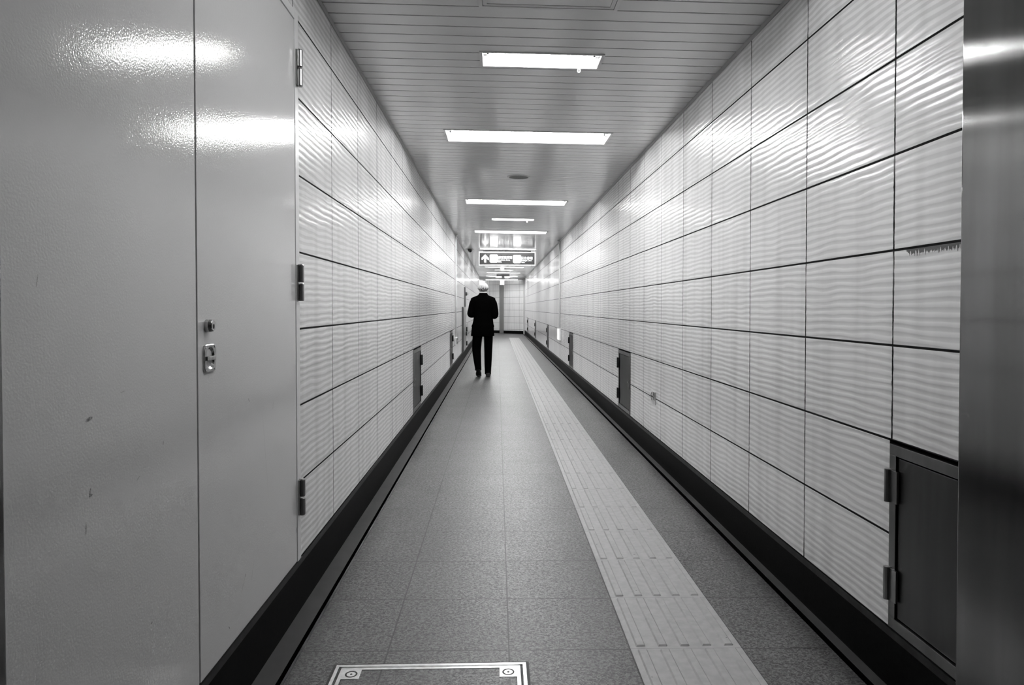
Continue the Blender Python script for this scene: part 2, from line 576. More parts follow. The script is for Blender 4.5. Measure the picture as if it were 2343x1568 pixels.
# ceiling of narrow slats with open grooves, holes where the fittings sit
L40 = [2.03, 5.39, 8.71, 12.12, 15.62, 19.0, 22.6, 26.2, 29.3]
L20 = [3.724, 10.39, 17.3, 24.3, 30.3]
LX = 0.238
LH = []
for y in L40:
    LH.append((LX - 0.632, LX + 0.632, y - 0.17, y + 0.17))
for y in L20:
    LH.append((LX - 0.318, LX + 0.318, y - 0.097, y + 0.097))
bm = bmesh.new()
PITCH, GAP, Y0 = 0.1112, 0.009, 3.0845
cuts = []                                    # (y, dz) profile along the corridor
n0 = int((Y_BACK - Y0) / PITCH) - 1
y = Y0 + n0 * PITCH
prof = []
while y < 29.45:
    prof += [(y - GAP / 2, 0.0), (y - GAP / 2 + 0.0004, 0.016), (y + GAP / 2 - 0.0004, 0.016), (y + GAP / 2, 0.0)]
    y += PITCH
prof.append((29.5, 0.0))
ys = set()
for h in LH:
    ys.add(h[2]); ys.add(h[3])
pts = []
for (ya, da), (yb, db) in zip(prof, prof[1:]):
    pts.append((ya, da))
    for yy in sorted(v for v in ys if ya + 1e-4 < v < yb - 1e-4):
        pts.append((yy, da + (db - da) * (yy - ya) / (yb - ya)))
pts.append(prof[-1])
xs = sorted({XL - 0.01, XR + 0.01} | {h[0] for h in LH} | {h[1] for h in LH})
rows = [[bm.verts.new((x, yy, cz(x) + d)) for x in xs] for yy, d in pts]
for i in range(len(rows) - 1):
    my = (pts[i][0] + pts[i + 1][0]) / 2
    for j in range(len(xs) - 1):
        mx = (xs[j] + xs[j + 1]) / 2
        if any(h[0] < mx < h[1] and h[2] < my < h[3] for h in LH):
            continue
        bm.faces.new((rows[i][j], rows[i][j + 1], rows[i + 1][j + 1], rows[i + 1][j]))
bmesh.ops.delete(bm, geom=[v for v in bm.verts if not v.link_faces], context='VERTS')
struct(obj('ceiling', bm, M['ceil'], recalc=False))
# plain ceiling field of the side passage
bm = bmesh.new()
hx0, hx1 = LX - 0.318, LX + 0.318
for poly in ([(XL, 29.5), (XR, 29.5), (XR, 30.203), (XL, 30.203)], [(XL, 30.203), (hx0, 30.203), (hx0, 30.397), (XL, 30.397)],
             [(hx1, 30.203), (XR, 30.203), (XR, 30.397), (hx1, 30.397)], [(XL, 30.397), (XR, 30.397), (XR, 37.5), (XL, 37.5)],
             [(XL, 29.5), (XL, 37.5), (-5.5, 37.5), (-5.5, 29.5)]):
    bm.faces.new([bm.verts.new((a, b, cz(a))) for a, b in poly])
bmesh.ops.remove_doubles(bm, verts=bm.verts, dist=1e-4)
struct(obj('ceiling_passage', bm, simple('matt_ceiling', 0.6, 0.6, spec=0.2)))

# the wall behind the viewer end of the corridor
struct(obj('wall_back', bx(-1.0, 1.5, Y_BACK - 0.1, Y_BACK, -0.1, 2.7), M['dgrey']))

# ------------------------------------------------------------------ double steel service door in the left wall
door = bpy.data.objects.new('door_1', None)
COL.objects.link(door)
door.location = (XL, 1.8, 0.208)
door['kind'] = 'structure'


def rel(bm, o):
    bmesh.ops.translate(bm, verts=bm.verts, vec=-Vector(o.location))
    return bm


dz0, dz1 = 0.213, 2.306
leaf1 = obj('door_leaf', rel(bx(XL - 0.04, XL + 0.002, 0.62, 1.8005, dz0, dz1, 0.0025), door), M['door'], door)
leaf2 = obj('door_leaf', rel(bx(XL - 0.04, XL + 0.002, 1.8085, 2.672, dz0, dz1, 0.0025), door), M['door'], door)
bm = bmesh.new()
box(bm, XL - 0.06, XL + 0.004, 2.6765, 2.721, 0.2095, 2.344, 0.002)
box(bm, XL - 0.06, XL + 0.004, 0.302, 2.676, 2.3105, 2.344, 0.002)
obj('door_frame', rel(bm, door), M['frame'], door)
# hinges
for hz in (2.13, 1.298, 0.458):
    bm = bmesh.new()
    for a, b in ((-0.0715, -0.002), (0.002, 0.0715)):
        tube(bm, [(XL + 0.0155, 2.70, hz + a), (XL + 0.0155, 2.70, hz + a + 0.004), (XL + 0.0155, 2.70, hz + b - 0.004), (XL + 0.0155, 2.70, hz + b)], [0.0095, 0.012, 0.012, 0.0095], 14)
    box(bm, XL + 0.0022, XL + 0.010, 2.682, 2.698, hz - 0.068, hz + 0.068)
    obj('hinge', rel(bm, door), M['hinge'], door, smooth=False)
# cylinder lock
bm = bmesh.new()
ly, lz = 1.863, 1.152
tube(bm, [(XL + 0.002, ly, lz), (XL + 0.012, ly, lz), (XL + 0.019, ly, lz), (XL + 0.021, ly, lz)], [0.0175, 0.0172, 0.0155, 0.0135], 28)
lock = obj('lock', rel(bm, door), M['chrome'], door)
bm = bmesh.new()
tube(bm, [(XL + 0.0205, ly, lz - 0.002), (XL + 0.0218, ly, lz - 0.002)], [(0.0068, 0.0045), (0.0064, 0.0042)], 20)
obj('keyhole', rel(bm, door), M['darkhole'], lock)
# flush turn handle: plate with an oval cup and a cross bar
hy, hz = 1.874, 1.064
bm = bmesh.new()
NS = 32
outer = ell((0, 0, 0), 0.0365, 0.0375, NS, 7)
inner = ell((0, 0, 0), 0.0265, 0.030, NS, 2.2)
bot = ell((0, 0, 0), 0.020, 0.023, NS, 2.2)
W3 = lambda r, d: [(XL + d, hy + a, hz + b) for a, b, _ in r]
loft(bm, [W3(outer, 0.002), W3(outer, 0.006), W3(ell((0, 0, 0), 0.0345, 0.0355, NS, 7), 0.0075), W3(inner, 0.0072), W3(bot, 0.0012)], cap=False)
bm.faces.new([bm.verts.new(p) for p in W3(bot, 0.0012)])
bmesh.ops.remove_doubles(bm, verts=bm.verts, dist=1e-5)
handle = obj('door_handle', rel(bm, door), M['chrome'], door)
obj('turn_bar', rel(bx(XL + 0.003, XL + 0.011, hy - 0.026, hy + 0.026, hz - 0.006, hz + 0.006, 0.002), door), M['chrome'], handle)
bm = bmesh.new()
for a in (-1, 1):
    for b in (-1, 1):
        tube(bm, [(XL + 0.007, hy + a * 0.029, hz + b * 0.030), (XL + 0.009, hy + a * 0.029, hz + b * 0.030)], [0.004, 0.003], 10)
obj('screw', rel(bm, door), M['stainless'], handle)

# ------------------------------------------------------------------ steel columns framing the view
t = thing('steel_column', 'brushed stainless steel column at the right edge, streaked with lamp reflections', 'column', (1.23, 1.3, fz(1.23)))
obj('cladding', bx(-0.03, 0.16, -0.9, 0.426, 0.002, 2.52, 0.004), M['steel'], t)
t = thing('steel_column', 'dark stainless steel column in the far left corner beside the pale doors', 'column', (-0.78, 0.8, fz(-0.78)))
obj('cladding', bx(-0.003 + 0.004, 0.030, -0.9, 0.265, 0.0, 2.55, 0.003), M['steel'], t)


# ------------------------------------------------------------------ inspection hatches low in the walls
def make_hatch(side, name, label, group, y, z0, z1):
    """side=+1: right wall (faces -X); -1: left wall. Local: y from 0 (near edge) to HW, x out of the wall negative for right"""
    x = XR if side > 0 else XL
    t = thing(name, label, 'hatch', (x, y, z0), (0, 0, 0), group)
    s = side
    g = 0.012
    H = z1 - z0
    ya, yb, za, zb = 0.006, HW - 0.006, 0.004, H - 0.012
    fw = 0.034

    def X(a, b):
        return (min(s * a, s * b), max(s * a, s * b))

    bm = bmesh.new()
    for (p, q, r, w) in ((ya, yb, zb - fw, zb), (ya, yb, za, za + fw), (ya, ya + fw, za + fw, zb - fw), (yb - fw, yb, za + fw, zb - fw)):
        x0, x1 = X(-0.004, 0.05)
        box(bm, x0, x1, p, q, r, w, 0.0015)
    obj('frame', bm, M['hatchframe'], t)
    x0, x1 = X(0.002, 0.03)
    d = obj('hatch_door', bx(x0, x1, ya + fw + 0.006, yb - fw - 0.006, za + fw + 0.006, zb - fw - 0.006, 0.002), M['hatchsteel'], t)
    x0, x1 = X(-0.004, 0.004)
    hb = bmesh.new()
    box(hb, x0, x1, 0.088, 0.098, H * 0.40, H * 0.55, 0.001)
    x0, x1 = X(-0.012, 0.003)
    box(hb, x0, x1, 0.085, 0.101, H * 0.505, H * 0.525, 0.001)
    obj('latch', hb, M['stainless'], d)
    for hz in (0.24, 0.76):
        hb = bmesh.new()
        tube(hb, [(s * -0.011, yb - 0.004, H * hz - 0.052), (s * -0.011, yb - 0.004, H * hz + 0.052)], 0.011, 12)
        x0, x1 = X(-0.010, -0.0035)
        box(hb, x0, x1, yb - 0.05, yb + 0.004, H * hz - 0.05, H * hz + 0.05)
        obj('hinge', hb, M['hinge'] if y < 1.6 else M['blackpl'], t)
    return t


gR = 'inspection hatches low in the right wall'
hr = make_hatch(1, 'inspection_hatch', 'large dark steel inspection hatch cut off by the steel column at right', gR, HATCH_R[0], 0.184, 0.782)
labs = ['dark steel hatch low in the right wall, to the left of the small arrow sticker',
        'narrow steel hatch in the right wall just in front of the bright guide light',
        'steel hatch in the right wall, first one beyond the bright guide light',
        'tiny steel hatch in the right wall, second one beyond the guide light',
        'farthest tiny steel hatch in the right wall, next to the end wall']
for k, lb in enumerate(labs):
    if k == 0:
        h2 = make_hatch(1, 'inspection_hatch', lb, gR, HATCH_R[1], 0.184, 0.782)
    else:
        dup(h2, (XR, HATCH_R[k + 1], 0.184), lb, gR)
gL = 'inspection hatches low in the left wall'
hl = make_hatch(-1, 'inspection_hatch', 'nearer dark steel hatch low in the left wall, with two black hinges', gL, HATCH_L[0], 0.212, 0.8145)
dup(hl, (XL, HATCH_L[1], 0.212), 'farther narrow steel hatch in the left wall, just before the wall light box', gL)

# ------------------------------------------------------------------ tall steel cabinet and neighbours far along the left wall
t = thing('steel_cabinet', 'tall grey steel cabinet on the left wall beside the walking man', 'cabinet', (XL, 15.15, 0.21))
obj('body', bx(0.002, 0.03, 0.0, 1.2, 0.0, 1.01, 0.002), M['dgrey'], t)
obj('door', bx(0.0302, 0.037, 0.06, 1.15, 0.03, 0.98, 0.002), simple('cabinet_door_paint', 0.2, 0.3), t)
obj('handle', bx(0.037, 0.06, 1.08, 1.13, 0.33, 0.42, 0.004), M['blackpl'], t)
t = thing('steel_post', 'thin dark upright strip on the left wall above the tall grey cabinet', 'strip', (XL, 16.05, 1.2225))
obj('bar', bx(0.002, 0.035, 0.0, 0.06, 0.0, 0.46), M['dgrey'], t)
obj('mounting_plate', bx(0.0005, 0.012, -0.01, 0.12, 0.0, 0.47), M['grey'], t)
t = thing('wall_access_panel', 'tile faced access panel with black hinges beyond the tall cabinet on the left wall', 'panel', (XL, 16.6, 0.212))
obj('panel_face', bx(0.001, 0.012, 0.0, 1.15, 0.0, 0.60, 0.002), simple('panel_tile', 0.5, 0.3), t)
obj('edge_strip', bx(0.001, 0.016, -0.03, -0.002, 0.0, 0.60), M['dgrey'], t)
for z in (0.12, 0.46):
    obj('hinge', bx(0.012, 0.05, 0.0, 0.2, z - 0.05, z + 0.06, 0.004), M['blackpl'], t)
# round alarm lamp
t = thing('alarm_lamp', 'small round dark alarm dome on the left wall above the man\'s shoulder height', 'alarm', (XL, 16.75, 1.54))
bm = bmesh.new()
tube(bm, [(0.001, 0, 0), (0.03, 0, 0), (0.035, 0, 0)], [0.043, 0.043, 0.038], 24)
obj('mounting_ring', bm, M['blackpl'], t, smooth=True)
bm = bmesh.new()
tube(bm, [(0.035, 0, 0), (0.06, 0, 0), (0.078, 0, 0), (0.085, 0, 0)], [0.032, 0.028, 0.018, 0.005], 24)
obj('dome', bm, M['white'], t, smooth=True)
obj('cable', bx(0.001, 0.012, -0.01, 0.01, -1.05, -0.043), M['flange'], t)

# ------------------------------------------------------------------ conduits and exit guide lights
t = thing('conduit', 'thin white cable conduit running down the left wall to the small light box', 'conduit', (XL, 12.64, 0.66))
bm = bmesh.new()
tube(bm, [(0.016, 0, 0.0), (0.016, 0, 1.875)], 0.013, 12)
obj('pipe', bm, M['white'], t, smooth=True)
obj('ceiling_boot', bx(0.001, 0.05, -0.03, 0.03, 1.872, 1.892, 0.004), M['flange'], t)
t = thing('conduit', 'thin white cable conduit running down the right wall to the bright guide light', 'conduit', (XR, 13.5, 0.80))
bm = bmesh.new()
tube(bm, [(-0.016, 0, 0.0), (-0.016, 0, 1.715)], 0.014, 12)
obj('pipe', bm, M['white'], t, smooth=True)
obj('ceiling_boot', bx(-0.06, -0.001, -0.035, 0.035, 1.712, 1.732, 0.004), M['flange'], t)


def guide(side, x, y, z0, h, w, label, lit):
    t = thing('exit_guide_light', label, 'guide light', (x, y, z0))
    s = -side
    X = lambda a, b: (min(s * a, s * b), max(s * a, s * b))
    x0, x1 = X(0.0004, 0.003)
    obj('mounting_plate', bx(x0, x1, 0.02, w - 0.02, 0.01, h - 0.01), M['flange'], t)
    x0, x1 = X(0.003, 0.038)
    obj('housing', bx(x0, x1, 0, w, 0, h, 0.004), M['white'], t)
    x0, x1 = X(0.0382, 0.042)
    f = obj('light_panel', bx(x0, x1, 0.015, w - 0.015, 0.012, h - 0.012), M['guide'] if lit else M['dgrey'], t)
    bm = bmesh.new()
    xx = s * 0.0426
    cy, c = w / 2, h / 2
    arrow = [(cy - 0.05, c), (cy, c + 0.03), (cy, c + 0.012), (cy + 0.06, c + 0.012), (cy + 0.06, c - 0.012), (cy, c - 0.012), (cy, c - 0.03)]
    a = [bm.verts.new((xx, p, q_)) for p, q_ in arrow]
    b = [bm.verts.new((s * 0.0415, p, q_)) for p, q_ in arrow]
    bm.faces.new(a)
    for i in range(7):
        bm.faces.new((a[i], a[(i + 1) % 7], b[(i + 1) % 7], b[i]))
    obj('arrow_mark', bm, M['dgrey'] if lit else M['white'], f)
    return t


guide(1, XR, 13.3, 0.56, 0.23, 0.42, 'bright lit exit guide light box on the right wall under the conduit', True)
guide(-1, XL, 12.45, 0.52, 0.13, 0.42, 'small white guide light box on the left wall under the conduit', False)

# ------------------------------------------------------------------ wall sticker with arrow
def text_mesh(body, size, w=None, bold=0.0):
    cu = bpy.data.curves.new('lettering', 'FONT')
    cu.body = body
    cu.size = size
    cu.extrude = 0.0006
    cu.offset = bold
    cu.resolution_u = 3
    o = bpy.data.objects.new('lettering', cu)
    COL.objects.link(o)
    bpy.context.view_layer.update()
    dg = bpy.context.evaluated_depsgraph_get()
    me = bpy.data.meshes.new_from_object(o.evaluated_get(dg))
    bpy.data.objects.remove(o)
    if w and len(me.vertices):
        x0 = min(v.co.x for v in me.vertices); x1 = max(v.co.x for v in me.vertices)
        k = w / (x1 - x0)
        for v in me.vertices:
            v.co.x = (v.co.x - x0) * k
    me.materials.clear()
    return me


def text_bm(bm, body, size, at, w=None, bold=0.0):
    """text laid in local x (right), z (up), facing -y, lower left corner at 'at'"""
    me = text_mesh(body, size, w, bold)
    b2 = bmesh.new()
    b2.from_mesh(me)
    bmesh.ops.transform(b2, matrix=Matrix(((1, 0, 0, at[0]), (0, 0, -1, at[1]), (0, 1, 0, at[2]), (0, 0, 0, 1))), verts=b2.verts)
    tmp = bpy.data.meshes.new('t')
    b2.to_mesh(tmp)
    b2.free()
    bm.from_mesh(tmp)
    bpy.data.meshes.remove(tmp)
    bpy.data.meshes.remove(me)


t = thing('wall_sticker', 'small pale sticker with a left arrow on the right wall past the hatch', 'sticker', (XR - 0.0005, 5.50, 0.432), (0, 0, -PI / 2))
# local x runs towards the viewer, local -y faces the corridor
obj('plate', bx(0.0, 0.18, -0.0025, 0.0, 0.0, 0.10, 0.001), M['flange'], t)
bm = bmesh.new()
def poly(bm, pts, y0, y1):
    a = [bm.verts.new((p, y0, q_)) for p, q_ in pts]
    b = [bm.verts.new((p, y1, q_)) for p, q_ in pts]
    n = len(pts)
    bm.faces.new(a)
    bm.faces.new(list(reversed(b)))
    for i in range(n):
        bm.faces.new((a[i], b[i], b[(i + 1) % n], a[(i + 1) % n]))
poly(bm, [(0.008, 0.055), (0.045, 0.088), (0.058, 0.088), (0.030, 0.061), (0.088, 0.061), (0.088, 0.049), (0.030, 0.049), (0.058, 0.022), (0.045, 0.022)], -0.0032, -0.0024)
obj('arrow_mark', bm, M['darkhole'], t)
bm = bmesh.new()
text_bm(bm, '開', 0.07, (0.095, -0.0026, 0.038), 0.065)
obj('lettering', bm, M['darkhole'], t)
obj('edge_shadow', bx(0.18, 0.1825, -0.0025, 0.0, 0.0, 0.10), M['darkhole'], t)

# ------------------------------------------------------------------ fluorescent fittings
def make_light(length, width, lab, group, y, pull, tm='tube'):
    x = LX
    t = thing('ceiling_light', lab, 'ceiling light', (x, y, cz(x)), (0, math.atan(CS), 0), group)
    hl, hw = length / 2, width / 2
    # flange ring
    bm = bmesh.new()
    fw = 0.016
    o = [(-hl, -hw), (hl, -hw), (hl, hw), (-hl, hw)]
    i_ = [(-hl + fw, -hw + fw), (hl - fw, -hw + fw), (hl - fw, hw - fw), (-hl + fw, hw - fw)]
    R = lambda pts, z: [(a, b, z) for a, b in pts]
    loft(bm, [R(o, 0.0), R(o, -0.006), R(i_, -0.005), R(i_, 0.004)], cap=False)
    obj('flange', bm, M['flange'], t)
    # recessed reflector trough
    a = [(-hl + fw, -hw + fw), (hl - fw, -hw + fw), (hl - fw, hw - fw), (-hl + fw, hw - fw)]
    k = 0.02
    b = [(-hl + fw + 0.004, -hw + fw + k), (hl - fw - 0.004, -hw + fw + k), (hl - fw - 0.004, hw - fw - k), (-hl + fw + 0.004, hw - fw - k)]
    bm = bmesh.new()
    loft(bm, [R(a, 0.001), R(b, 0.085)], cap=False)
    bm.faces.new([bm.verts.new(p) for p in R(b, 0.085)])
    bmesh.ops.remove_doubles(bm, verts=bm.verts, dist=1e-5)
    obj('reflector', bm, M['reflector'], t)
    # tube and lamp holders
    tl = hl - fw - 0.034
    ty, tz = -0.01, 0.034
    bm = bmesh.new()
    tube(bm, [(-tl, ty, tz), (tl, ty, tz)], 0.0145, 12, cap=False)
    obj('tube', bm, M[tm], t, smooth=True)
    for s in (-1, 1):
        bm = bmesh.new()
        x0, x1 = sorted((s * (tl + 0.012), s * (hl - fw - 0.003)))
        box(bm, x0, x1, ty - 0.017, ty + 0.017, tz - 0.017, 0.084, 0.002)
        h = obj('lamp_holder', bm, M['white'], t)
        bm = bmesh.new()
        tube(bm, [(s * tl, ty, tz), (s * (tl + 0.012), ty, tz)], 0.0135, 12)
        obj('end_cap', bm, M['chrome'], h)
    if pull:
        bm = bmesh.new()
        px, py_ = hl - 0.115, hw - fw - 0.012
        tube(bm, [(px, py_, 0.06), (px, py_, -0.012)], 0.0012, 6)
        ring = [(px + 0.007 * math.cos(q_), py_, -0.021 + 0.010 * math.sin(q_)) for q_ in [2 * PI * j / 16 for j in range(17)]]
        tube(bm, ring, 0.0026, 8, cap=False)
        obj('pull_ring', bm, M['white'], t)
    return t


g40 = 'long fluorescent ceiling lights'
g20 = 'short fluorescent ceiling lights'
lab40 = ['long ceiling light nearest overhead, before the ceiling access hatch',
         'longest looking ceiling light, nearest of the long tubes, second from the top',
         'long ceiling light just beyond the round ceiling speaker',
         'long ceiling light directly above the sign\'s mirror image on the ceiling',
         'long ceiling light hung right at the top of the dark direction sign',
         'long ceiling light hidden behind the dark direction sign',
         'first long ceiling light visible just under the direction sign',
         'second long ceiling light seen below the direction sign, nearer than the small white exit box',
         'far long ceiling light behind the small white exit box']
lab20 = ['short ceiling light with a pull ring, nearest to the viewer',
         'short ceiling light with a pull ring, between two long ones ahead of the sign',
         'short ceiling light hidden behind the direction sign',
         'short faint ceiling light seen below the direction sign',
         'farthest short ceiling light in front of the end wall']
make_light(1.294, 0.37, lab40[0], g40, L40[0], False, 'agedtube')  # added out of view to brighten the near walls
a = make_light(1.294, 0.37, lab40[1], g40, L40[1], False)
for y, lb in zip(L40[2:], lab40[2:]):
    dup(a, (LX, y, cz(LX)), lb, g40)
a = make_light(0.664, 0.226, lab20[0], g20, L20[0], True)
for y, lb in zip(L20[1:], lab20[1:]):
    dup(a, (LX, y, cz(LX)), lb, g20)

# added battens: one imitates a lamp reflection, the unseen others brighten the end wall
def batten(x, y, z, ang, label, length=1.25, tm='tube'):
    t = thing('batten_light', label, 'strip light', (x, y, z), (0, 0, ang))
    obj('housing', bx(-length / 2, length / 2, -0.03, 0.03, -0.035, -0.0005, 0.004), M['white'], t)
    bm = bmesh.new()
    tube(bm, [(-length / 2 + 0.03, 0, -0.05), (length / 2 - 0.03, 0, -0.05)], 0.0145, 12)
    obj('tube', bm, M[tm], t, smooth=True)
    for s in (-1, 1):
        obj('lamp_holder', bx(*sorted((s * (length / 2 - 0.029), s * (length / 2 - 0.002))), -0.018, 0.018, -0.068, -0.0355, 0.003), M['white'], t)
    return t


EA = math.atan2(EDIR.y, EDIR.x)
batten(0.20, 31.35, cz(0.20) - 0.012, 0.0, 'bright strip light along the head of the far end wall, behind the white exit box', 1.5, 'dimtube')
for k in range(3):
    c = Vector((1.247, 31.3, 0)) + EDIR * (3.7 + 1.7 * k) - Vector((0.643, 0.766, 0)) * 0.7
    batten(c.x, c.y, cz(c.x) - 0.012, EA, ['nearest', 'middle', 'farthest'][k] + ' strip light in the side passage round the corner')

# ------------------------------------------------------------------ other things on the ceiling
t = thing('ceiling_access_hatch', 'square metal framed access hatch in the slatted ceiling at the top', 'hatch', (0.229, 2.77, cz(0.229)), (0, math.atan(CS), 0))
bm = bmesh.new()
def ring(bm, ho, hi, z0, z1):
    R = lambda h, z: [(-h, -h, z), (h, -h, z), (h, h, z), (-h, h, z)]
    loft(bm, [R(ho, -0.0002), R(ho, z1), R(hi, z1), R(hi, -0.0002)], cap=False)
ring(bm, 0.311, 0.294, 0, -0.006)
obj('outer_frame', bm, M['flange'], t)
bm = bmesh.new()
ring(bm, 0.2915, 0.274, 0, -0.005)
obj('inner_frame', bm, M['flange'], t)
bm = bmesh.new()
for k in range(5):
    y0 = -0.273 + k * 0.1112
    box(bm, -0.273, 0.273, y0, min(y0 + 0.102, 0.273), -0.003, -0.0004)
obj('slat_infill', bm, M['ceil'], t)

t = thing('ceiling_speaker', 'round speaker with a dark grille set in the ceiling', 'speaker', (0.219, 7.03, cz(0.219)), (0, math.atan(CS), 0))
bm = bmesh.new()
loft(bm, [ell((0, 0, -0.0003), 0.119, 0.119, 40), ell((0, 0, -0.006), 0.117, 0.117, 40), ell((0, 0, -0.008), 0.104, 0.104, 40), ell((0, 0, -0.0003), 0.096, 0.096, 40)], cap=False)
obj('rim', bm, M['flange'], t, smooth=True)
bm = bmesh.new()
loft(bm, [ell((0, 0, -0.0006), 0.099, 0.099, 40), ell((0, 0, -0.004), 0.097, 0.097, 40)])
obj('grille', bm, M['grille'], t)

t = thing('dome_camera', 'small black dome security camera under the ceiling left of the direction sign', 'camera', (-0.625, 15.75, cz(-0.625)), (0, math.atan(CS), 0))
bm = bmesh.new()
loft(bm, [ell((0, 0, -0.0003), 0.06, 0.06, 28), ell((0, 0, -0.022), 0.058, 0.058, 28)])
obj('base', bm, M['dgrey'], t, smooth=False)
obj('mounting_ears', bx(-0.088, 0.088, -0.02, 0.02, -0.012, -0.004, 0.002), M['dgrey'], t)
bm = bmesh.new()
loft(bm, [ell((0, 0, -0.022), 0.055, 0.055, 28), ell((0, 0, -0.045), 0.052, 0.052, 28), ell((0, 0, -0.066), 0.038, 0.038, 28), ell((0, 0, -0.078), 0.02, 0.02, 28), ell((0, 0, -0.081), 0.004, 0.004, 28)])
obj('dome', bm, M['blackpl'], t, smooth=True)

# direction sign
SY, SX0, SX1, SZ0, SZ1 = 15.93, -0.43, 0.888, 2.182, 2.493
t = thing('direction_sign', 'dark lit direction sign with an up arrow and two line symbols hung from the ceiling', 'sign', (0.229, SY, 2.182))
cx = 0.229
def sx(px_):      # sign zoom column -> local x
    return (px_ - 20) / 2240.0 * (SX1 - SX0) + SX0 - cx
def szz(pz):
    return (625 - pz) / 530.0 * (SZ1 - SZ0)
W, H = SX1 - SX0, SZ1 - SZ0
bm = bmesh.new()
fr = 0.016
for (a_, b_, c_, d_) in ((-W / 2, W / 2, 0, 0.022), (-W / 2, W / 2, H - 0.012, H), (-W / 2, -W / 2 + fr, 0.022, H - 0.012), (W / 2 - fr, W / 2, 0.022, H - 0.012)):
    box(bm, a_, b_, -0.012, 0.11, c_, d_, 0.002)
obj('frame', bm, M['signframe'], t)
face = obj('sign_panel', bx(-W / 2 + fr, W / 2 - fr, 0.0, 0.10, 0.022, H - 0.012), M['signface'], t)
# arrow
bm = bmesh.new()
A = [(270, 185), (130, 320), (130, 395), (160, 395), (235, 325), (235, 505), (308, 505), (308, 325), (385, 400), (412, 400), (412, 325)]
poly(bm, [(sx(a_), szz(b_)) for a_, b_ in A], -0.002, 0.0)
obj('arrow', bm, M['signwhite'], t)
def rsq(bm, x0, x1, z0, z1, r, ya, yb):
    pts = []
    for (qx, qz, a0) in ((x1 - r, z1 - r, 0), (x0 + r, z1 - r, PI / 2), (x0 + r, z0 + r, PI), (x1 - r, z0 + r, 1.5 * PI)):
        for k in range(7):
            an = a0 + k * PI / 12
            pts.append((qx + r * math.cos(an), qz + r * math.sin(an)))
    poly(bm, pts, ya, yb)
for (x0, x1, z0, z1, ltr, mt) in ((450, 772, 510, 185, 'A', 'signgrey'), (1370, 1690, 525, 205, 'H', 'signhalf')):
    if mt == 'signhalf':
        M['signhalf'] = simple('lit_sign_pale_ring', 0.01, 0.5, emis=0.60, spec=0.0)
    bm = bmesh.new()
    rsq(bm, sx(x0), sx(x1), szz(z0), szz(z1), 0.035, -0.003, 0.0)
    ic = obj('line_symbol', bm, M['signwhite'], t)
    bm = bmesh.new()
    mx, mz = (sx(x0) + sx(x1)) / 2, (szz(z0) + szz(z1)) / 2
    NR = 32
    ro, ri = 0.067, 0.052
    loft(bm, [[(mx + r * math.cos(2 * PI * k / NR), yy, mz + r * math.sin(2 * PI * k / NR)) for k in range(NR)] for r, yy in ((ro, -0.003), (ro, -0.005), (ri, -0.005), (ri, -0.003))], cap=False)
    obj('ring', bm, M[mt], ic)
    bm = bmesh.new()
    text_bm(bm, ltr, 0.05, (mx - 0.0155, -0.004, mz - 0.018), 0.031)
    obj('letter', bm, M[mt], ic)
bm = bmesh.new()
text_bm(bm, '都営浅草線', 0.072, (sx(785), -0.0012, szz(352)), sx(1340) - sx(785), 0.0007)
text_bm(bm, 'Asakusa Line', 0.044, (sx(785), -0.0012, szz(430)), sx(1250) - sx(785), 0.0007)
text_bm(bm, '80m', 0.040, (sx(785), -0.0012, szz(500)), sx(920) - sx(785), 0.0007)
obj('lettering', bm, M['signwhite'], t)
bm = bmesh.new()
text_bm(bm, '日比谷線', 0.072, (sx(1705), -0.0012, szz(372)), sx(2150) - sx(1705), 0.0007)
text_bm(bm, 'Hibiya Line', 0.044, (sx(1705), -0.0012, szz(446)), sx(2105) - sx(1705), 0.0007)
text_bm(bm, '90m', 0.040, (sx(1705), -0.0012, szz(516)), sx(1840) - sx(1705), 0.0007)
obj('lettering', bm, M['signwhite'], t)
obj('mounting_channel', bx(sx(175), sx(2085), 0.02, 0.09, H + 0.0005, H + 0.047), M['dgrey'], t)
for s in (-1, 1):
    obj('bracket', bx(*sorted((s * (W / 2 - 0.002), s * (W / 2 - 0.1))), 0.0, 0.11, H + 0.0005, H + 0.02, 0.003), M['signframe'], t)
for k in (-0.56, 0.02, 0.57):
    bm = bmesh.new()
    tube(bm, [(k, 0.03, -0.006), (k, 0.03, 0.0)], 0.012, 12)
    obj('screw', bm, M['blackpl'], t)

# far exit sign box on its stem
t = thing('exit_sign', 'small white lit exit box hanging from a grey T shaped bracket at the far end', 'sign', (0.23, 27.5, 2.126))
obj('light_box', bx(-0.125, 0.045, 0.0, 0.10, 0.0, 0.21, 0.006), M['guide'], t)
obj('stem', bx(-0.06, 0.06, 0.02, 0.08, 0.21, 0.335), M['grey'], t)
obj('ceiling_plate', bx(-0.26, 0.26, 0.0, 0.10, 0.335, 0.415), M['grey'], t)

# grey column cover on the end wall
c = p0 + EDIR * 1.34 - nrm * 0.03
t = thing('column_cover', 'grey vertical metal column cover on the far end wall, below the white exit box', 'column', (c.x, c.y, fz(0.2)), (0, 0, math.atan2(EDIR.y, EDIR.x)))
obj('cover', bx(-0.11, 0.11, -0.022, 0.022, 0.001, 2.43, 0.003), simple('column_cover_paint', 0.22, 0.35), t)

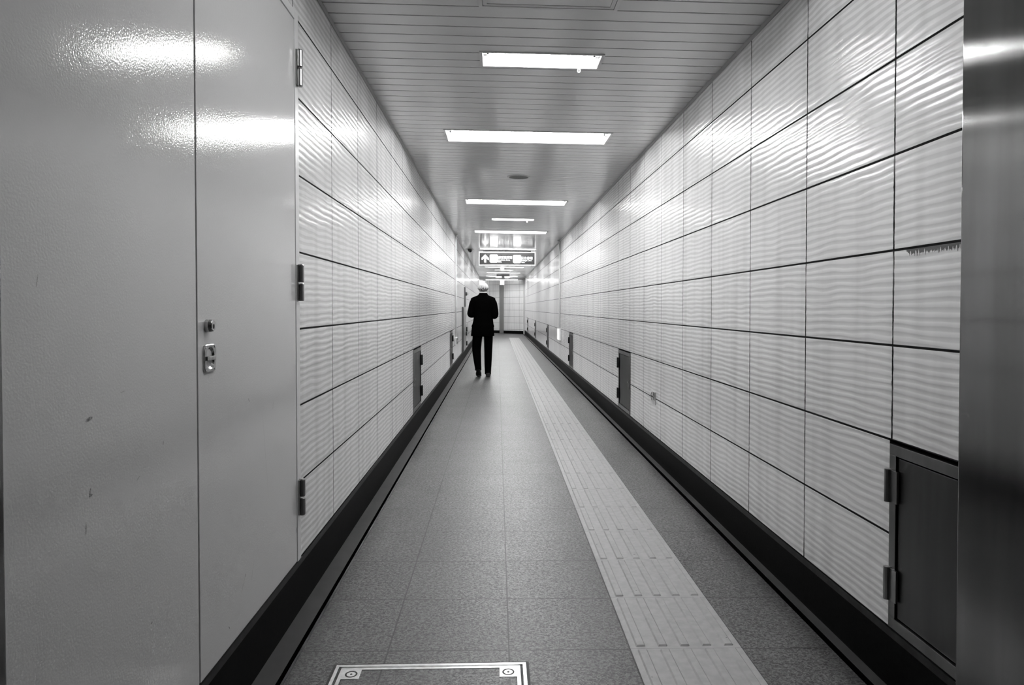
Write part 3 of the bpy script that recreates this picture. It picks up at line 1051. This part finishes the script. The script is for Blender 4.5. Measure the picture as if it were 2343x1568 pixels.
# ------------------------------------------------------------------ tactile paving strip
bm = bmesh.new()
x0, x1 = 0.4675, 0.862
TP = 0.4217
w = (x1 - x0) / 5
cols = [(x0, 0)]
for k in range(5):
    c = x0 + (k + 0.5) * w
    cols += [(c - 0.0175, 0), (c - 0.0125, 1), (c + 0.0125, 1), (c + 0.0175, 0)]
cols.append((x1, 0))
yrows = []
n0 = -8
for n in range(n0, 60):
    ya = 2.371 + n * TP - 0.0095
    yrows += [(ya + 0.001, 0), (ya + 0.014, 0), (ya + 0.020, 1), (ya + TP - 0.012, 1), (ya + TP - 0.006, 0)]
yrows = [r for r in yrows if Y_BACK < r[0] < 27.4]
grid = []
for yy, a_ in yrows:
    grid.append([bm.verts.new((x, yy, fz(x) + 0.0025 + 0.005 * (a_ * b_))) for x, b_ in cols])
for i in range(len(grid) - 1):
    for j in range(len(cols) - 1):
        bm.faces.new((grid[i][j], grid[i][j + 1], grid[i + 1][j + 1], grid[i + 1][j]))
tag(obj('tactile_paving', bm, M['strip'], recalc=False), 'pale ribbed tactile guide strip running along the grey stone floor', 'guide strip')

# ------------------------------------------------------------------ floor access cover in the foreground
FX0, FX1, FY0, FY1 = -0.537, 0.096, 1.648, 2.281
t = thing('floor_access_cover', 'steel framed stone access cover in the floor at the bottom edge', 'cover', ((FX0 + FX1) / 2, (FY0 + FY1) / 2, fz(-0.22)), (0, math.atan(FS), 0))
Hx = (FX1 - FX0) / 2
bm = bmesh.new()
R = lambda h, z: [(-h, -h, z), (h, -h, z), (h, h, z), (-h, h, z)]
loft(bm, [R(Hx + 0.009, 0.0004), R(Hx + 0.009, 0.0012), R(Hx, 0.0013), R(Hx, 0.0004)], cap=False)
obj('sealant_joint', bm, M['darkhole'], t)
bm = bmesh.new()
loft(bm, [R(Hx, 0.0003), R(Hx - 0.001, 0.004), R(Hx - 0.012, 0.004), R(Hx - 0.013, 0.0003)], cap=False)
obj('outer_frame', bm, M['stainless'], t)
bm = bmesh.new()
loft(bm, [R(Hx - 0.020, 0.0003), R(Hx - 0.021, 0.004), R(Hx - 0.033, 0.004), R(Hx - 0.034, 0.0003)], cap=False)
obj('inner_frame', bm, M['stainless'], t)
obj('gap_seal', bx(-Hx + 0.0145, Hx - 0.0145, -Hx + 0.0145, Hx - 0.0145, 0.0002, 0.0012), M['darkhole'], t)
obj('stone_infill', bx(-Hx + 0.036, Hx - 0.036, -Hx + 0.036, Hx - 0.036, 0.0013, 0.0035), M['floor'], t)
for a_ in (-1, 1):
    for b_ in (-1, 1):
        ccx, ccy = a_ * (Hx - 0.061), b_ * (Hx - 0.061)
        pl = obj('lock_plate', bx(ccx - 0.029, ccx + 0.029, ccy - 0.029, ccy + 0.029, 0.0013, 0.0046, 0.0006), M['stainless'], t)
        bm = bmesh.new()
        loft(bm, [ell((ccx, ccy, 0.0046), 0.020, 0.020, 28), ell((ccx, ccy, 0.0049), 0.020, 0.020, 28), ell((ccx, ccy, 0.0049), 0.0145, 0.0145, 28), ell((ccx, ccy, 0.0046), 0.0145, 0.0145, 28)], cap=False)
        obj('groove', bm, M['darkhole'], pl)
        bm = bmesh.new()
        loft(bm, [ell((ccx, ccy, 0.0046), 0.004, 0.004, 12), ell((ccx, ccy, 0.0052), 0.0035, 0.0035, 12)])
        obj('bolt_hole', bm, M['darkhole'], pl)

# ------------------------------------------------------------------ the man walking away
PX, PY = -0.246, 11.86
man = thing('person', 'white haired person in a black suit walking away along the corridor, arms bent forward', 'person', (PX, PY, fz(PX)))


def skin_mesh(chains, sub=2):
    """chains: list of lists of (point, (rx, ry)); nodes with the same point are shared"""
    me = bpy.data.meshes.new('skin')
    idx, vs, rs, es = {}, [], [], []
    for ch in chains:
        last = None
        for p, r in ch:
            key = tuple(round(c_, 4) for c_ in p)
            if key not in idx:
                idx[key] = len(vs)
                vs.append(p)
                rs.append(r if isinstance(r, tuple) else (r, r))
            i = idx[key]
            if last is not None and last != i:
                es.append((last, i))
            last = i
    me.from_pydata(vs, es, [])
    o = bpy.data.objects.new('skin', me)
    COL.objects.link(o)
    mod = o.modifiers.new('skin', 'SKIN')
    for i, r in enumerate(rs):
        me.skin_vertices[0].data[i].radius = r
        me.skin_vertices[0].data[i].use_root = (i == 0)
    s = o.modifiers.new('sub', 'SUBSURF')
    s.levels = s.render_levels = sub
    bpy.context.view_layer.update()
    dg = bpy.context.evaluated_depsgraph_get()
    out = bpy.data.meshes.new_from_object(o.evaluated_get(dg))
    bpy.data.objects.remove(o)
    out.materials.clear()
    return out


LE, RE = (-0.215, -0.045, 1.095), (0.205, -0.045, 1.075)     # elbows
LWr, RWr = (-0.075, 0.205, 1.11), (0.075, 0.200, 1.10)      # wrists in front of the waist
pelvis = (0, 0.0, 0.88)
ch = [[(pelvis, (0.13, 0.10)), ((0, 0.0, 1.02), (0.125, 0.09)), ((0, 0.01, 1.18), (0.14, 0.10)), ((0, 0.0, 1.32), (0.13, 0.09)),
       ((0, 0.012, 1.40), (0.06, 0.06)), ((0, 0.03, 1.46), (0.05, 0.052)), ((0, 0.045, 1.515), (0.062, 0.072)), ((0, 0.06, 1.57), (0.073, 0.088)), ((0, 0.055, 1.612), (0.045, 0.055))],
      [((0, 0.06, 1.57), (0.073, 0.088)), ((0, 0.142, 1.545), (0.016, 0.02)), ((0, 0.165, 1.522), (0.012, 0.012))],
      [((0, 0.045, 1.515), (0.062, 0.072)), ((0, 0.11, 1.468), (0.034, 0.026))]]
for s, E_, W_ in ((-1, LE, LWr), (1, RE, RWr)):
    ch.append([((0, 0.045, 1.515), (0.062, 0.072)), ((s * 0.080, 0.045, 1.525), (0.010, 0.016)), ((s * 0.092, 0.036, 1.545), (0.008, 0.016))])
    ch.append([((0, 0.0, 1.32), (0.13, 0.09)), ((s * 0.165, 0.0, 1.345), (0.055, 0.055)), ((s * 0.19, -0.02, 1.22), 0.046), (E_, 0.038), ((E_[0] * 0.6 + W_[0] * 0.4, 0.07, 1.095), 0.036), (W_, (0.026, 0.022))])
    palm = Vector(W_) + Vector((-s * 0.018, 0.055, 0.008))
    ch.append([(W_, (0.026, 0.022)), (tuple(palm), (0.036, 0.017))])
    for k, ln in enumerate((0.068, 0.076, 0.072, 0.056)):
        o_ = (k - 1.5) * 0.019
        b0 = palm + Vector((o_ * 0.8, 0.034, -0.002))
        b1 = b0 + Vector((-s * 0.006, ln * 0.5, 0.006))
        b2 = b1 + Vector((-s * 0.006, ln * 0.32, -0.014))
        b3 = b2 + Vector((-s * 0.002, ln * 0.1, -0.022))
        ch.append([(tuple(palm), (0.036, 0.017)), (tuple(b0), 0.009), (tuple(b1), 0.0085), (tuple(b2), 0.008), (tuple(b3), 0.007)])
    th0 = palm + Vector((-s * 0.036, -0.012, 0.008))
    th1 = th0 + Vector((-s * 0.016, 0.030, 0.010))
    th2 = th1 + Vector((s * 0.004, 0.026, 0.002))
    ch.append([(tuple(palm), (0.036, 0.017)), (tuple(th0), 0.011), (tuple(th1), 0.0095), (tuple(th2), 0.0085)])
# legs
LK, LA = (-0.112, 0.045, 0.46), (-0.083, -0.150, 0.165)
RK, RA = (0.086, 0.03, 0.45), (0.082, 0.045, 0.085)
ch.append([(pelvis, (0.13, 0.10)), ((-0.09, 0.0, 0.78), 0.075), (LK, 0.052), ((-0.098, -0.055, 0.31), 0.05), (LA, 0.034), ((-0.083, -0.075, 0.075), (0.03, 0.025)), ((-0.083, -0.01, 0.035), (0.03, 0.015))])
ch.append([(pelvis, (0.13, 0.10)), ((0.085, 0.0, 0.78), 0.075), (RK, 0.052), ((0.084, 0.025, 0.27), 0.05), (RA, 0.034), ((0.082, 0.13, 0.045), (0.03, 0.022)), ((0.082, 0.19, 0.032), (0.03, 0.015))])
link('body', skin_mesh(ch, 2), M['skin'], man, smooth=True)

# jacket: trunk and two sleeves
bm = bmesh.new()
J = [(0.709, -0.010, 0.01, 0.199, 0.150), (0.713, -0.010, 0.01, 0.203, 0.154), (0.80, -0.009, 0.01, 0.196, 0.150), (0.885, -0.006, 0.008, 0.189, 0.145), (0.893, -0.006, 0.008, 0.194, 0.147), (0.90, -0.005, 0.008, 0.186, 0.143), (0.97, 0.0, 0.006, 0.173, 0.130),
     (1.034, 0.002, 0.005, 0.166, 0.122), (1.11, 0.0, 0.005, 0.175, 0.122), (1.20, -0.002, 0.0, 0.188, 0.126), (1.29, -0.002, -0.005, 0.208, 0.122),
     (1.335, -0.001, -0.004, 0.214, 0.108), (1.362, 0.0, 0.0, 0.210, 0.092), (1.378, 0.0, 0.002, 0.186, 0.084), (1.400, 0.0, 0.006, 0.132, 0.080), (1.415, 0.0, 0.010, 0.094, 0.074), (1.44, 0.001, 0.016, 0.073, 0.068), (1.455, 0.001, 0.020, 0.066, 0.064)]
loft(bm, [ell((cx_, cy_, z), rx, ry, 36, 2.5 if z < 1.37 else 2.1) for z, cx_, cy_, rx, ry in J])
for s, E_, W_ in ((-1, LE, LWr), (1, RE, RWr)):
    P, Rr = smoothpath([(s * 0.158, 0.0, 1.335), (s * 0.180, -0.006, 1.285), (s * 0.199, -0.032, 1.18), E_, (E_[0] * 0.78 + W_[0] * 0.22, 0.03, E_[2] - 0.016), (E_[0] * 0.45 + W_[0] * 0.55, 0.10, 1.09), (W_[0], W_[1] - 0.012, W_[2])],
                      [0.040, 0.056, 0.059, 0.059, 0.053, 0.047, 0.040], 6)
    tube(bm, P, Rr, 18)
jk = obj('jacket', bm, M['suit'], man, smooth=True)
# pocket flaps and back vent of the jacket
for s in (-1, 1):
    bm = bmesh.new()
    rr = [ell((-0.006, 0.008, z), rx, ry, 36, 2.5) for z, rx, ry in ((0.865, 0.197, 0.1515), (0.905, 0.1905, 0.1475))]
    sel = [i for i in range(36) if (abs(i - 18) if s < 0 else min(i, 36 - i)) <= 3]
    sel = sorted(sel, key=lambda i: i if s < 0 else (i + 18) % 36)
    va = [bm.verts.new(rr[0][i]) for i in sel]
    vb = [bm.verts.new(rr[1][i]) for i in sel]
    for i in range(len(sel) - 1):
        bm.faces.new((va[i], va[i + 1], vb[i + 1], vb[i]))
    bmesh.ops.solidify(bm, geom=bm.faces[:], thickness=0.004)
    obj('pocket_flap', bm, M['suit'], jk)
# trousers
bm = bmesh.new()
loft(bm, [ell((0, 0, z), rx, ry, 28, 2.3) for z, rx, ry in ((0.70, 0.15, 0.10), (0.78, 0.17, 0.115), (0.9, 0.16, 0.11), (1.0, 0.14, 0.10))])
P, Rr = smoothpath([(-0.088, 0.0, 0.80), (-0.104, 0.01, 0.66), (-0.112, 0.032, 0.55), (-0.117, 0.045, 0.465), (-0.108, -0.005, 0.36), (-0.096, -0.075, 0.26), (-0.084, -0.140, 0.165), (-0.083, -0.158, 0.135)],
                  [(0.09, 0.086), (0.09, 0.083), (0.08, 0.080), (0.074, 0.077), (0.064, 0.070), (0.058, 0.062), (0.054, 0.055), (0.054, 0.054)], 6)
tube(bm, P, Rr, 20)
P, Rr = smoothpath([(0.088, 0.0, 0.80), (0.090, 0.005, 0.68), (0.087, 0.02, 0.46), (0.083, 0.025, 0.25), (0.081, 0.03, 0.09), (0.081, 0.03, 0.045)],
                  [(0.085, 0.080), (0.085, 0.077), (0.072, 0.070), (0.066, 0.063), (0.058, 0.055), (0.060, 0.055)], 6)
tube(bm, P, Rr, 20)
obj('trousers', bm, M['suit'], man, smooth=True)
# shirt collar
bm = bmesh.new()
loft(bm, [ell((0.0, 0.020, 1.435), 0.066, 0.062, 32), ell((0.0, 0.024, 1.467), 0.060, 0.060, 32), ell((0.0, 0.024, 1.467), 0.056, 0.056, 32), ell((0.0, 0.022, 1.44), 0.056, 0.056, 32)], cap=False)
obj('shirt_collar', bm, M['shirt'], man, smooth=True)
# shoes
def shoe(bm, heel, toe, upv, w=0.046):
    heel, toe, upv = Vector(heel), Vector(toe), Vector(upv).normalized()
    d = (toe - heel)
    L = d.length
    d.normalize()
    upv = (upv - d * upv.dot(d)).normalized()
    sd = d.cross(upv)
    prof = [(0.0, 0.55, 0.060), (0.04, 0.80, 0.075), (0.2, 0.86, 0.085), (0.36, 0.82, 0.075), (0.5, 0.92, 0.055), (0.7, 1.08, 0.045), (0.88, 0.9, 0.036), (0.97, 0.55, 0.028), (1.0, 0.25, 0.02)]
    rings = []
    for tt, ww, hh in prof:
        c_ = heel + d * (tt * L)
        r = []
        for k in range(16):
            an = 2 * PI * k / 16
            u_, v_ = math.cos(an), math.sin(an)
            r.append(c_ + sd * (w * ww * math.copysign(abs(u_) ** 0.7, u_)) + upv * (hh / 2 + hh / 2 * math.copysign(abs(v_) ** 0.75, v_)))
        rings.append(r)
    loft(bm, rings)
bm = bmesh.new()
shoe(bm, (0.081, -0.03, 0.002), (0.086, 0.245, 0.002), (0, 0, 1))
box(bm, 0.081 - 0.032, 0.081 + 0.032, -0.03, 0.03, 0.0015, 0.018, 0.004)
obj('shoe', bm, M['shoe'], man, smooth=False)
bm = bmesh.new()
shoe(bm, (-0.082, -0.195, 0.150), (-0.078, -0.055, -0.002 + 0.004), (0, 0.75, 0.6), 0.047)
shoe(bm, (-0.080, -0.085, 0.012), (-0.076, 0.03, 0.003), (0, 0, 1), 0.045)
obj('shoe', bm, M['shoe'], man, smooth=False)
# hair: short cap over the skull, fuller behind, ragged at the nape
bm = bmesh.new()
bmesh.ops.create_uvsphere(bm, u_segments=40, v_segments=28, radius=1.0)
for v in bm.verts:
    c_ = v.co.copy()
    n_ = mnoise.noise(Vector((math.atan2(c_.x, -c_.y) * 7, c_.z * 2.0, 1.3))) * 0.035
    k = 1.0 + n_
    low = max(0.0, -c_.z)
    v.co = Vector((c_.x * 0.0885 * k * (1 - 0.27 * low ** 1.5), 0.045 + c_.y * 0.104 * k * (1 - 0.16 * low), 1.551 + c_.z * (0.088 if c_.z > 0 else 0.106) * k))
# open the face side below the hairline
kill = [v for v in bm.verts if (v.co.y > 0.085 and v.co.z < 1.592) or (v.co.y > 0.055 and v.co.z < 1.535) or v.co.z < 1.453]
bmesh.ops.delete(bm, geom=kill, context='VERTS')
bmesh.ops.solidify(bm, geom=bm.faces[:], thickness=0.006)
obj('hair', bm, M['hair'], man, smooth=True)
for s in (-1, 1):
    bm = bmesh.new()
    bmesh.ops.create_uvsphere(bm, u_segments=12, v_segments=8, radius=0.0115)
    obj('eye', bm, M['shirt'], man, (s * 0.03, 0.139, 1.555), smooth=True)

# ------------------------------------------------------------------ world, camera, view
w = bpy.data.worlds.new('world')
SC.world = w
w.use_nodes = True
w.node_tree.nodes['Background'].inputs[0].default_value = (0, 0, 0, 1)

cam = bpy.data.cameras.new('camera')
cam.sensor_width = 36.0
cam.lens = 1562.0 / 2343.0 * 36.0
cam.shift_x = -0.012774
cam.shift_y = -0.021398
cam.clip_start = 0.05
cam.clip_end = 200
co = bpy.data.objects.new('camera', cam)
COL.objects.link(co)
co.location = (0, 0, 1.2)
co.rotation_euler = (PI / 2 - 0.018797, 0, -0.040578)
SC.camera = co

SC.view_settings.view_transform = 'Standard'
SC.view_settings.look = 'None'
SC.view_settings.gamma = 1.0
SC.view_settings.use_curve_mapping = False
SC.view_settings.exposure = 0.42
SC.cycles.max_bounces = 5
SC.cycles.diffuse_bounces = 3
SC.cycles.glossy_bounces = 3
SC.cycles.transmission_bounces = 0
SC.cycles.use_adaptive_sampling = True
SC.cycles.adaptive_threshold = 0.07
SC.cycles.adaptive_min_samples = 16
SC.cycles.caustics_reflective = False
SC.cycles.use_denoising = True
